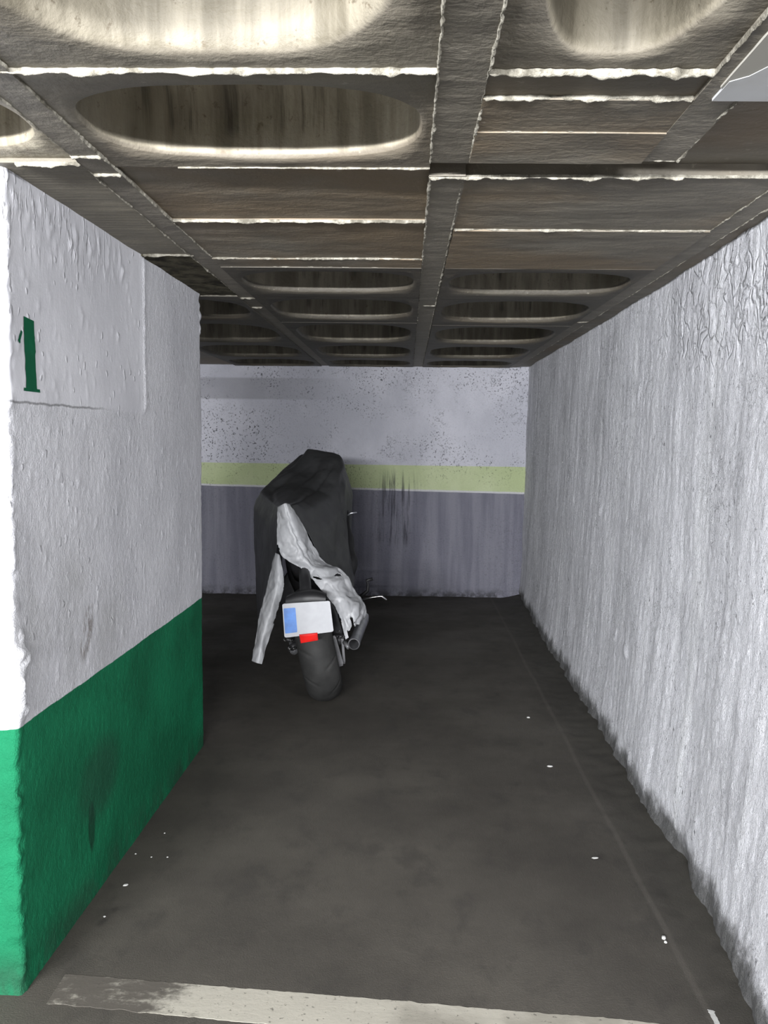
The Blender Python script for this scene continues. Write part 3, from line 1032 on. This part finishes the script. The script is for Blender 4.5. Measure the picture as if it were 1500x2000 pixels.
def plate_bar(p, q, w_, t_):
    """flat bar from p to q, width along the bike's side direction"""
    p, q = Vector(p), Vector(q)
    d = (q - p).normalized()
    a = (Rv0 - d * Rv0.dot(d)).normalized()
    b = d.cross(a)
    V = []
    for f, e in ((0, 0.75), (0.08, 1.0), (0.92, 1.0), (1, 0.7)):
        c_ = p.lerp(q, f)
        for (u, v) in ((-1, -1), (1, -1), (1, 1), (-1, 1)):
            V.append(c_ + a * (u * w_ / 2 * e) + b * (v * t_ / 2 * e))
    F = [(i * 4 + k_, i * 4 + (k_ + 1) % 4, (i + 1) * 4 + (k_ + 1) % 4, (i + 1) * 4 + k_) for i in range(3) for k_ in range(4)]
    F += [(3, 2, 1, 0), (12, 13, 14, 15)]
    return V, F


MB().add(*plate_bar((-0.383, 4.60, 0.392), (-0.338, 4.62, 0.225), 0.036, 0.014)).build('wheel_stay', M_alu, moto, False)
MB().add(*plate_bar((-0.333, 4.66, 0.372), (-0.322, 4.66, 0.228), 0.013, 0.010)).build('wheel_stay', M_alu, moto, False)
mb = MB()
mb.add(*tube_vf([(-0.60, 4.62, 0.322), (-0.56, 4.72, 0.33)], 0.02, 10))
mb.add(*tube_vf([(-0.64, 4.62, 0.366), (-0.555, 4.68, 0.34)], 0.012, 10))
mb.build('axle_bracket', M_black, moto)
MB().add(*tube_vf([(-0.38, 4.62, 0.385), (-0.30, 4.62, 0.385)], 0.010, 10)).build('axle_bracket', M_black, moto)
for p_, r_ in [((-0.634, 4.60, 0.364), 0.009), ((-0.600, 4.60, 0.363), 0.008), ((-0.609, 4.60, 0.319), 0.011), ((-0.586, 4.60, 0.321), 0.009), ((-0.347, 4.60, 0.383), 0.008), ((-0.328, 4.60, 0.383), 0.008), ((-0.349, 4.60, 0.416), 0.006)]:
    V, F = [], []
    for i in range(7):
        f = i / 6 * math.pi / 2
        for k_ in range(10):
            an_ = 2 * math.pi * k_ / 10
            V.append((p_[0] + math.cos(an_) * r_ * math.cos(f), p_[1] + 0.01 - 0.02 * math.sin(f) , p_[2] + math.sin(an_) * r_ * math.cos(f)))
    F = [(i * 10 + k_, i * 10 + (k_ + 1) % 10, (i + 1) * 10 + (k_ + 1) % 10, (i + 1) * 10 + k_) for i in range(6) for k_ in range(10)]
    mesh_obj('bolt', V, F, M_chrome, moto)

# number plate, its bracket, lamp hood and reflector
pc = [Vector((-0.618, 4.385, 0.603)), Vector((-0.376, 4.375, 0.624)), Vector((-0.355, 4.36, 0.470)), Vector((-0.604, 4.37, 0.432))]
pn = (pc[1] - pc[0]).cross(pc[3] - pc[0]).normalized()
if pn.y > 0:
    pn = -pn


def plate_patch(u0, u1, v0, v1, off, th):
    n = 10
    def q(u, v):
        return pc[0] * (1 - u) * (1 - v) + pc[1] * u * (1 - v) + pc[2] * u * v + pc[3] * (1 - u) * v
    rim = []
    r = 0.05
    pts = []
    for (cu, cv, a0) in ((u1 - r * (u1 - u0), v1 - r, 0), (u0 + r * (u1 - u0), v1 - r, 90), (u0 + r * (u1 - u0), v0 + r, 180), (u1 - r * (u1 - u0), v0 + r, 270)):
        for a in range(0, 91, 15):
            an_ = math.radians(a0 + a)
            pts.append(q(cu + math.cos(an_) * r * (u1 - u0), cv + math.sin(an_) * r))
    V = [p + pn * off for p in pts] + [p + pn * (off + th) for p in pts]
    k_ = len(pts)
    F = [tuple(range(k_)), tuple(range(k_, 2 * k_))[::-1]] + [(i, (i + 1) % k_, k_ + (i + 1) % k_, k_ + i) for i in range(k_)]
    return V, F


plt = MB().add(*plate_patch(0, 1, 0, 1, 0, 0.004)).build('number_plate', M_plate, moto, False)
bl = MB().add(*plate_patch(0.02, 0.27, 0.14, 0.88, 0.004, 0.0012)).build('plate_band', M_blue, plt, False)
bl['label'] = 'blue band at the left end of the number plate'
mb = MB()
mb.add(*plate_patch(0.1, 0.9, 0.05, 0.95, -0.012, 0.011))
mb.add(*tube_vf([pc[0].lerp(pc[1], 0.5) + Vector((0, 0.02, -0.02)), (-0.515, 4.5, 0.68), (-0.56, 4.78, 0.80)], [0.03, 0.03, 0.03], 12))
mb.build('plate_bracket', M_black, moto)
mb = MB()
c0 = pc[0].lerp(pc[1], 0.5)
V = []
for i, t in enumerate(np.linspace(-1, 1, 13)):
    for (dy, dz) in ((-0.03, 0.005), (-0.035, 0.03), (-0.01, 0.055), (0.04, 0.06), (0.05, 0.0)):
        V.append(c0 + (pc[1] - pc[0]) * (0.42 * t) + Vector((0, dy * (1 - 0.3 * abs(t)), dz * (1 - 0.45 * t * t))))
mb.add(V, grid_faces(13, 5, False))
mb.build('plate_lamp_hood', M_black, moto)
V, F = [], []
rc = [Vector((-0.530, 4.362, 0.452)), Vector((-0.437, 4.358, 0.464)), Vector((-0.433, 4.362, 0.424)), Vector((-0.522, 4.366, 0.406))]
for dy, e in ((0.012, 1.0), (-0.002, 1.0), (-0.008, 0.92), (-0.009, 0.5)):
    cc = sum(rc, Vector()) / 4
    for p in rc:
        V.append(cc + (p - cc) * e + Vector((0, dy, 0)))
F = [(i * 4 + k_, i * 4 + (k_ + 1) % 4, (i + 1) * 4 + (k_ + 1) % 4, (i + 1) * 4 + k_) for i in range(3) for k_ in range(4)] + [(12, 13, 14, 15), (3, 2, 1, 0)]
mesh_obj('red_reflector', V, F, M_red, moto, False)['label'] = 'red reflector under the number plate'

# exhaust silencer
e0, e1 = Vector((-0.258, 4.45, 0.386)), Vector((-0.232, 4.98, 0.408))
d_ = (e1 - e0).normalized()
V1, F1 = tube_vf([e0, e0 + d_ * 0.01, e0 + d_ * 0.03, e0 + d_ * 0.05, e0 + d_ * 0.5, e1 + d_ * 0.06], [0.029, 0.031, 0.031, 0.029, 0.030, 0.022], 28, False)
ex = mesh_obj('exhaust', V1, F1, M_steel, moto)
mb = MB()
mb.add(*tube_vf([e0 - d_ * 0.003, e0 + d_ * 0.0, e0 + d_ * 0.004], [0.0255, 0.031, 0.031], 28, False))
mb.add(*tube_vf([e0 - d_ * 0.002, e0 + d_ * 0.16], [0.0255, 0.024], 28, False))
mb.build('exhaust_ring', M_alu, ex)
V2, F2 = tube_vf([e0 + d_ * 0.15, e0 + d_ * 0.155], 0.024, 20, True)
mesh_obj('exhaust_core', V2, F2, M_black, ex)
MB().add(*tube_vf([e1, (-0.27, 5.2, 0.40), (-0.42, 5.5, 0.30), (-0.55, 5.75, 0.32)], 0.02, 12)).build('exhaust_pipe', M_steel, moto)
MB().add(*tube_vf([e0 + d_ * 0.02 + Vector((-0.028, 0, -0.025)), e0 + d_ * 0.03 + Vector((-0.055, 0.03, -0.005))], 0.012, 10)).build('exhaust_clamp', M_alu, moto)

# body under the cover
mb = MB()
mb.add(*tube_vf([B(0.04, 0.0, 0.99), B(0.12, 0.0, 0.985), B(0.3, 0, 0.95), B(0.5, 0, 0.86)], [0.025, 0.07, 0.10, 0.12], 18))
mb.build('tail_fairing', M_black, moto)
mb = MB()
mb.add(*tube_vf([B(0.12, 0.01, 0.84), B(0.18, 0, 0.79), B(0.3, 0, 0.68), B(0.5, 0, 0.55)], [0.05, 0.08, 0.09, 0.08], 14))
mb.add(*tube_vf([B(0.10, 0.0, 0.84), B(0.12, 0.0, 0.76), B(0.24, 0.0, 0.68)], [0.05, 0.06, 0.06], 14))
mb.build('subframe', M_black, moto)
MB().add(*tube_vf([B(0.02, -0.02, 0.80), B(0.0, -0.022, 0.77)], 0.008, 8)).build('bolt', M_alu, moto)
MB().add(*tube_vf([B(0.40, 0, 0.83), B(0.55, 0, 0.90), B(0.8, 0, 0.95), B(1.0, 0, 0.88)], [0.09, 0.125, 0.13, 0.08], 18)).build('fuel_tank', M_black, moto)
MB().add(*tube_vf([B(0.5, 0, 0.45), B(0.62, 0, 0.47), B(0.85, 0, 0.45), B(0.98, 0, 0.5)], [0.12, 0.19, 0.2, 0.12], 16)).build('engine', M_alu, moto)
MB().add(*tube_vf([B(0.78, 0, 0.92), B(1.1, 0, 0.9), B(1.25, 0, 1.0), B(1.33, 0, 1.12)], [0.10, 0.16, 0.15, 0.06], 16)).build('front_fairing', M_black, moto)
for sd in (-1, 1):
    MB().add(*tube_vf([B(1.42, 0.09 * sd, 0.305), B(1.3, 0.1 * sd, 0.6), B(1.15, 0.1 * sd, 0.98)], [0.025, 0.026, 0.024], 12)).build('fork_leg', M_alu, moto)
MB().add(*tube_vf([B(0.88, -0.17, 0.97), B(1.02, -0.12, 1.0), B(1.12, 0.0, 1.02), B(1.16, 0.16, 1.0), B(1.14, 0.30, 0.97)], 0.014, 12)).build('handlebar', M_black, moto)
MB().add(*tube_vf([B(0.66, -0.12, 0.24), B(0.64, -0.13, 0.1), (B(0.62, -0.14, 0.0).x, B(0.62, -0.14, 0).y, 0.012)], 0.011, 10)).build('side_stand', M_black, moto)

# dark fairing edge showing past the hem of the cover on the right
V = []
for f, (x, y, z_) in enumerate(spline([(-0.385, 5.66, 0.985), (-0.368, 5.58, 0.90), (-0.352, 5.52, 0.79), (-0.326, 5.47, 0.70), (-0.322, 5.43, 0.60), (-0.335, 5.38, 0.53)], 24)):
    wv = 0.010 + 0.012 * math.sin(f / 23 * math.pi) + 0.006 * math.sin(f * 0.9)
    for (dx, dy) in ((wv, 0.0), (wv * 0.6, -0.02), (-0.05, -0.03), (-0.05, 0.05), (wv * 0.6, 0.03)):
        V.append((x + dx, y + dy, z_))
F = []
for i in range(23):
    for k_ in range(5):
        F.append((i * 5 + k_, i * 5 + (k_ + 1) % 5, (i + 1) * 5 + (k_ + 1) % 5, (i + 1) * 5 + k_))
mesh_obj('side_fairing', V, F, M_black, moto)

# foot controls, brake lever
mb = MB()
mb.add(*tube_vf([(-0.31, 5.32, 0.455), (-0.262, 5.3, 0.482), (-0.226, 5.3, 0.515), (-0.224, 5.3, 0.555), (-0.232, 5.3, 0.578), (-0.196, 5.3, 0.588)], [0.014, 0.013, 0.011, 0.009, 0.010, 0.010], 10))
mb.build('foot_peg', M_black, moto)
MB().add(*tube_vf([(-0.30, 5.25, 0.468), (-0.24, 5.2, 0.482), (-0.191, 5.2, 0.493), (-0.142, 5.2, 0.500), (-0.136, 5.2, 0.499), (-0.110, 5.2, 0.476)], [0.008, 0.006, 0.005, 0.005, 0.006, 0.007], 10)).build('brake_pedal', M_chrome, moto)
MB().add(*tube_vf([(-0.40, 5.70, 0.93), (-0.378, 5.62, 0.932), (-0.366, 5.6, 0.950), (-0.350, 5.6, 0.961), (-0.312, 5.6, 0.966)], [0.006, 0.006, 0.006, 0.006, 0.005], 10)).build('brake_lever', M_steel, moto)

# ------------------------------------------------------------------ cover
COVER = [[[-0.833, 5.0, 0.384], [-0.719, 4.85, 0.793], [-0.7, 4.76, 0.937], [-0.683, 4.7, 1.063], [-0.642, 4.66, 1.088], [-0.612, 4.7, 1.077], [-0.527, 4.74, 0.922], [-0.449, 4.8, 0.761], [-0.293, 4.95, 0.595]],
         [[-0.888, 5.25, 0.318], [-0.846, 5.15, 0.696], [-0.805, 5.05, 0.935], [-0.747, 4.98, 1.057], [-0.673, 4.95, 1.089], [-0.589, 5.02, 1.079], [-0.459, 5.06, 0.923], [-0.38, 5.08, 0.743], [-0.298, 5.14, 0.574]],
         [[-0.953, 5.6, 0.329], [-0.955, 5.52, 0.723], [-0.946, 5.45, 0.999], [-0.89, 5.42, 1.103], [-0.687, 5.4, 1.132], [-0.541, 5.42, 1.124], [-0.402, 5.4, 0.984], [-0.362, 5.38, 0.797], [-0.314, 5.35, 0.596]],
         [[-1.004, 5.9, 0.304], [-1.005, 5.85, 0.731], [-0.978, 5.75, 1.031], [-0.828, 5.72, 1.203], [-0.632, 5.7, 1.216], [-0.479, 5.65, 1.242], [-0.389, 5.6, 1.125], [-0.38, 5.58, 0.956], [-0.343, 5.55, 0.646]],
         [[-1.026, 6.2, 0.284], [-1.033, 6.2, 0.726], [-0.973, 6.1, 1.06], [-0.774, 6.0, 1.272], [-0.667, 5.95, 1.364], [-0.444, 5.88, 1.33], [-0.4, 5.85, 1.219], [-0.354, 5.85, 1.056], [-0.379, 5.8, 0.643]],
         [[-1.018, 6.5, 0.267], [-1.018, 6.5, 0.691], [-0.934, 6.45, 1.039], [-0.753, 6.35, 1.233], [-0.644, 6.3, 1.309], [-0.5, 6.2, 1.276], [-0.449, 6.15, 1.171], [-0.405, 6.15, 0.992], [-0.413, 6.1, 0.637]],
         [[-0.978, 6.9, 0.237], [-0.97, 6.9, 0.605], [-0.911, 6.85, 0.894], [-0.78, 6.75, 1.062], [-0.677, 6.7, 1.125], [-0.574, 6.65, 1.109], [-0.531, 6.6, 1.016], [-0.495, 6.6, 0.842], [-0.478, 6.6, 0.57]]]
SILVER = [[[-0.617, 4.66, 1.088], [-0.529, 4.7, 0.932], [-0.443, 4.74, 0.772], [-0.344, 4.72, 0.732], [-0.272, 4.68, 0.639], [-0.207, 4.62, 0.556], [-0.213, 4.58, 0.474]],
          [[-0.636, 4.6, 1.095], [-0.585, 4.6, 0.928], [-0.517, 4.6, 0.794], [-0.43, 4.6, 0.732], [-0.351, 4.56, 0.653], [-0.266, 4.5, 0.557], [-0.241, 4.46, 0.453]],
          [[-0.68, 4.66, 1.071], [-0.683, 4.64, 0.909], [-0.661, 4.62, 0.813], [-0.549, 4.6, 0.747], [-0.458, 4.56, 0.662], [-0.361, 4.5, 0.556], [-0.304, 4.46, 0.404]]]
STRIP = [[[-0.7, 4.7, 0.819], [-0.744, 4.68, 0.626], [-0.781, 4.62, 0.456], [-0.797, 4.52, 0.27]],
         [[-0.68, 4.66, 0.819], [-0.685, 4.6, 0.641], [-0.734, 4.55, 0.444], [-0.763, 4.48, 0.27]],
         [[-0.672, 4.66, 0.813], [-0.639, 4.62, 0.638], [-0.704, 4.58, 0.411], [-0.742, 4.5, 0.26]]]


def crease(G, i0, j0, i1, j1, h, wi, wj=None):
    """push a fold into the grid along a line given in grid fractions"""
    nu, nv = G.shape[:2]
    du, dv = np.gradient(G, axis=0), np.gradient(G, axis=1)
    Nn = np.cross(du, dv)
    Nn /= (np.linalg.norm(Nn, axis=2)[..., None] + 1e-9)
    U, W_ = np.meshgrid(np.linspace(0, 1, nu), np.linspace(0, 1, nv), indexing='ij')
    a, b = np.array([i0, j0]), np.array([i1, j1])
    d = b - a
    t = np.clip(((U - a[0]) * d[0] + (W_ - a[1]) * d[1]) / (d @ d), 0, 1)
    q = np.hypot(U - a[0] - t * d[0], W_ - a[1] - t * d[1])
    amp = h * np.exp(-(q / wi) ** 2) * (0.35 + 0.65 * np.sin(np.pi * np.clip(t, 0.08, 0.92)))
    return G + Nn * amp[..., None]


def cloth(name, G, mat, parent, amp, scale, thick=0.0025, holes=(), seed=0.0, ragged=None):
    """solid cloth from a dense point grid; amp = wrinkle height; holes = (u,v,ru,rv) torn out"""
    nu, nv = G.shape[:2]
    du = np.gradient(G, axis=0)
    dv = np.gradient(G, axis=1)
    Nn = np.cross(du, dv)
    Nn /= (np.linalg.norm(Nn, axis=2)[..., None] + 1e-9)
    V = []
    for i in range(nu):
        for j in range(nv):
            p = G[i, j]
            r1 = fbm(p[0] * scale, p[1] * scale * 0.7 + seed, p[2] * scale * 0.6, 3)
            r2 = 1 - abs(fbm(p[0] * scale * 1.7 + 9, p[1] * scale, p[2] * scale * 1.5 + seed, 3)) * 2.2
            d = amp * (0.6 * r1 + 0.4 * max(-0.6, r2))
            e = 0.35 + 0.65 * min(1, min(i, nu - 1 - i) / 6.0)
            V.append(p + Nn[i, j] * d * e)
    dead = set()
    F = []
    for i in range(nu - 1):
        for j in range(nv - 1):
            u, v = (i + 0.5) / (nu - 1), (j + 0.5) / (nv - 1)
            kill = any(((u - h[0]) / h[2]) ** 2 + ((v - h[1]) / h[3]) ** 2 < 1 + 0.5 * nz(u * 40, v * 40, seed) for h in holes)
            if ragged and ragged(u, v):
                kill = True
            if not kill:
                F.append((i * nv + j, (i + 1) * nv + j, (i + 1) * nv + j + 1, i * nv + j + 1))
    o = mesh_obj(name, V, F, mat, parent)
    md = o.modifiers.new('thickness', 'SOLIDIFY')
    md.thickness = thick
    md.offset = 0
    return o


cov = empty('motorcycle_cover', (-0.62, 5.6, 0.30))
tag(cov, 'dark grey and silver cover draped over the motorcycle, torn open at the tail', 'cover')
G = net(COVER, 150, 170, 0.65)
for c_ in [(0.02, 0.60, 0.66, 0.625, 0.016, 0.020), (0.08, 0.665, 0.62, 0.69, -0.020, 0.028), (0.30, 0.78, 0.52, 0.70, 0.008, 0.018), (0.56, 0.40, 0.74, 0.50, 0.014, 0.016), (0.30, 0.36, 0.60, 0.46, -0.012, 0.022),
           (0.34, 0.50, 0.62, 0.56, 0.010, 0.018), (0.22, 0.40, 0.46, 0.44, 0.010, 0.015), (0.10, 0.90, 0.34, 0.74, 0.010, 0.020), (0.20, 0.96, 0.44, 0.80, -0.010, 0.020), (0.36, 0.12, 0.40, 0.28, 0.008, 0.02)]:
    G = crease(G, *c_)
cloth('cover_panel', G, M_dark, cov, 0.007, 4.0, holes=((0.36, 0.80, 0.006, 0.006),), seed=1.0)


def rag_s(u, v):          # v: 0 outer edge, 1 torn inner edge; u along the flap
    if v > 0.97 - 0.02 * nz(u * 34, 1, 0) + 0.06 * min(0, nz(u * 14, 5, 0)) and u > 0.22:
        return True
    return v < 0.86 and u > 0.955 + 0.035 * nz(v * 7, 3, 1) - (0.05 if 0.60 < v < 0.68 else 0)


sv = np.transpose(np.asarray(SILVER), (1, 0, 2))
GF = net(sv, 150, 70)
for c_ in [(0.02, 0.50, 0.34, 0.42, 0.010, 0.05), (0.03, 0.15, 0.10, 0.9, 0.006, 0.02), (0.50, 0.05, 0.56, 0.70, 0.014, 0.025), (0.58, 0.00, 0.63, 0.60, -0.014, 0.025),
           (0.66, 0.15, 0.92, 0.75, 0.010, 0.035), (0.76, 0.05, 0.90, 0.85, -0.014, 0.030), (0.82, 0.02, 0.97, 0.55, 0.012, 0.022), (0.14, 0.6, 0.28, 0.2, -0.006, 0.02), (0.20, 0.4, 0.30, 0.9, 0.006, 0.02)]:
    GF = crease(GF, *c_)
cloth('rear_flap', GF, M_silver, cov, 0.013, 7.0, seed=4.0, ragged=rag_s,
      holes=((0.545, 0.20, 0.012, 0.10), (0.575, 0.80, 0.014, 0.10), (0.93, 0.55, 0.006, 0.04)))['label'] = 'crumpled silver rear flap of the cover'
sp = np.transpose(np.asarray(STRIP), (1, 0, 2))
cloth('hanging_strip', net(sp, 110, 44), M_silver, cov, 0.010, 8.0, seed=7.0,
      ragged=lambda u, v: v > 0.93 + 0.05 * nz(u * 26, 2, 0) and 0.02 < u < 0.6)['label'] = 'silver strip of the torn cover hanging at the left'

# ------------------------------------------------------------------ crumbs of paint on the floor


def flake(x, y, r, h=0.006, ang=0.0, asp=1.0):
    n = 9
    V, F = [], []
    rr = [r * rnd.uniform(0.7, 1.15) for _ in range(n)]
    z0 = 0.003 * fbm(x * 1.5, y * 1.5, 3, 3) - 0.001
    for (f, zz_) in ((1.0, 0.0), (1.05, h * 0.5), (0.7, h), (0.2, h * 1.1)):
        for i in range(n):
            a = 2 * math.pi * i / n
            u, v = math.cos(a) * rr[i] * f * asp, math.sin(a) * rr[i] * f
            V.append((u * math.cos(ang) - v * math.sin(ang), u * math.sin(ang) + v * math.cos(ang), zz_))
    for q in range(3):
        for i in range(n):
            F.append((q * n + i, q * n + (i + 1) % n, (q + 1) * n + (i + 1) % n, (q + 1) * n + i))
    F += [tuple(range(n))[::-1], tuple(3 * n + i for i in range(n))]
    o = mesh_obj('paint_flake', V, F, M_flake, None, False)
    o.location = (x, y, z0)
    return o


tag(flake(0.768, 2.476, 0.0075, 0.008), 'larger of two white paint crumbs lying together near the right wall', 'paint flake', 'paint crumbs on the floor')
tag(flake(0.767, 2.456, 0.005, 0.006), 'smaller of two white paint crumbs lying together near the right wall', 'paint flake', 'paint crumbs on the floor')
tag(flake(0.651, 4.497, 0.008, 0.006), 'white crumb on the floor farthest back toward the back wall', 'paint flake', 'paint crumbs on the floor')
tag(flake(0.653, 3.817, 0.008, 0.006, 0, 1.6), 'white crumb in the middle of the floor right of centre', 'paint flake', 'paint crumbs on the floor')
tag(flake(0.671, 2.961, 0.0045, 0.004, 0.2, 2.6), 'thin white sliver lying on the floor right of centre', 'paint flake', 'paint crumbs on the floor')
tag(flake(-0.888, 2.707, 0.006, 0.004, 0.5, 1.5), 'oval white flake on the floor beside the green wall', 'paint flake', 'paint crumbs on the floor')
for (x, y) in [(-0.921, 2.92), (-0.86, 2.90), (-0.805, 2.902), (-0.892, 2.521), (-0.865, 3.084)]:
    tag(flake(x, y, rnd.uniform(0.0025, 0.004), 0.003), 'tiny white paint speck on the floor along the green wall', 'paint flake', 'specks along the green wall')
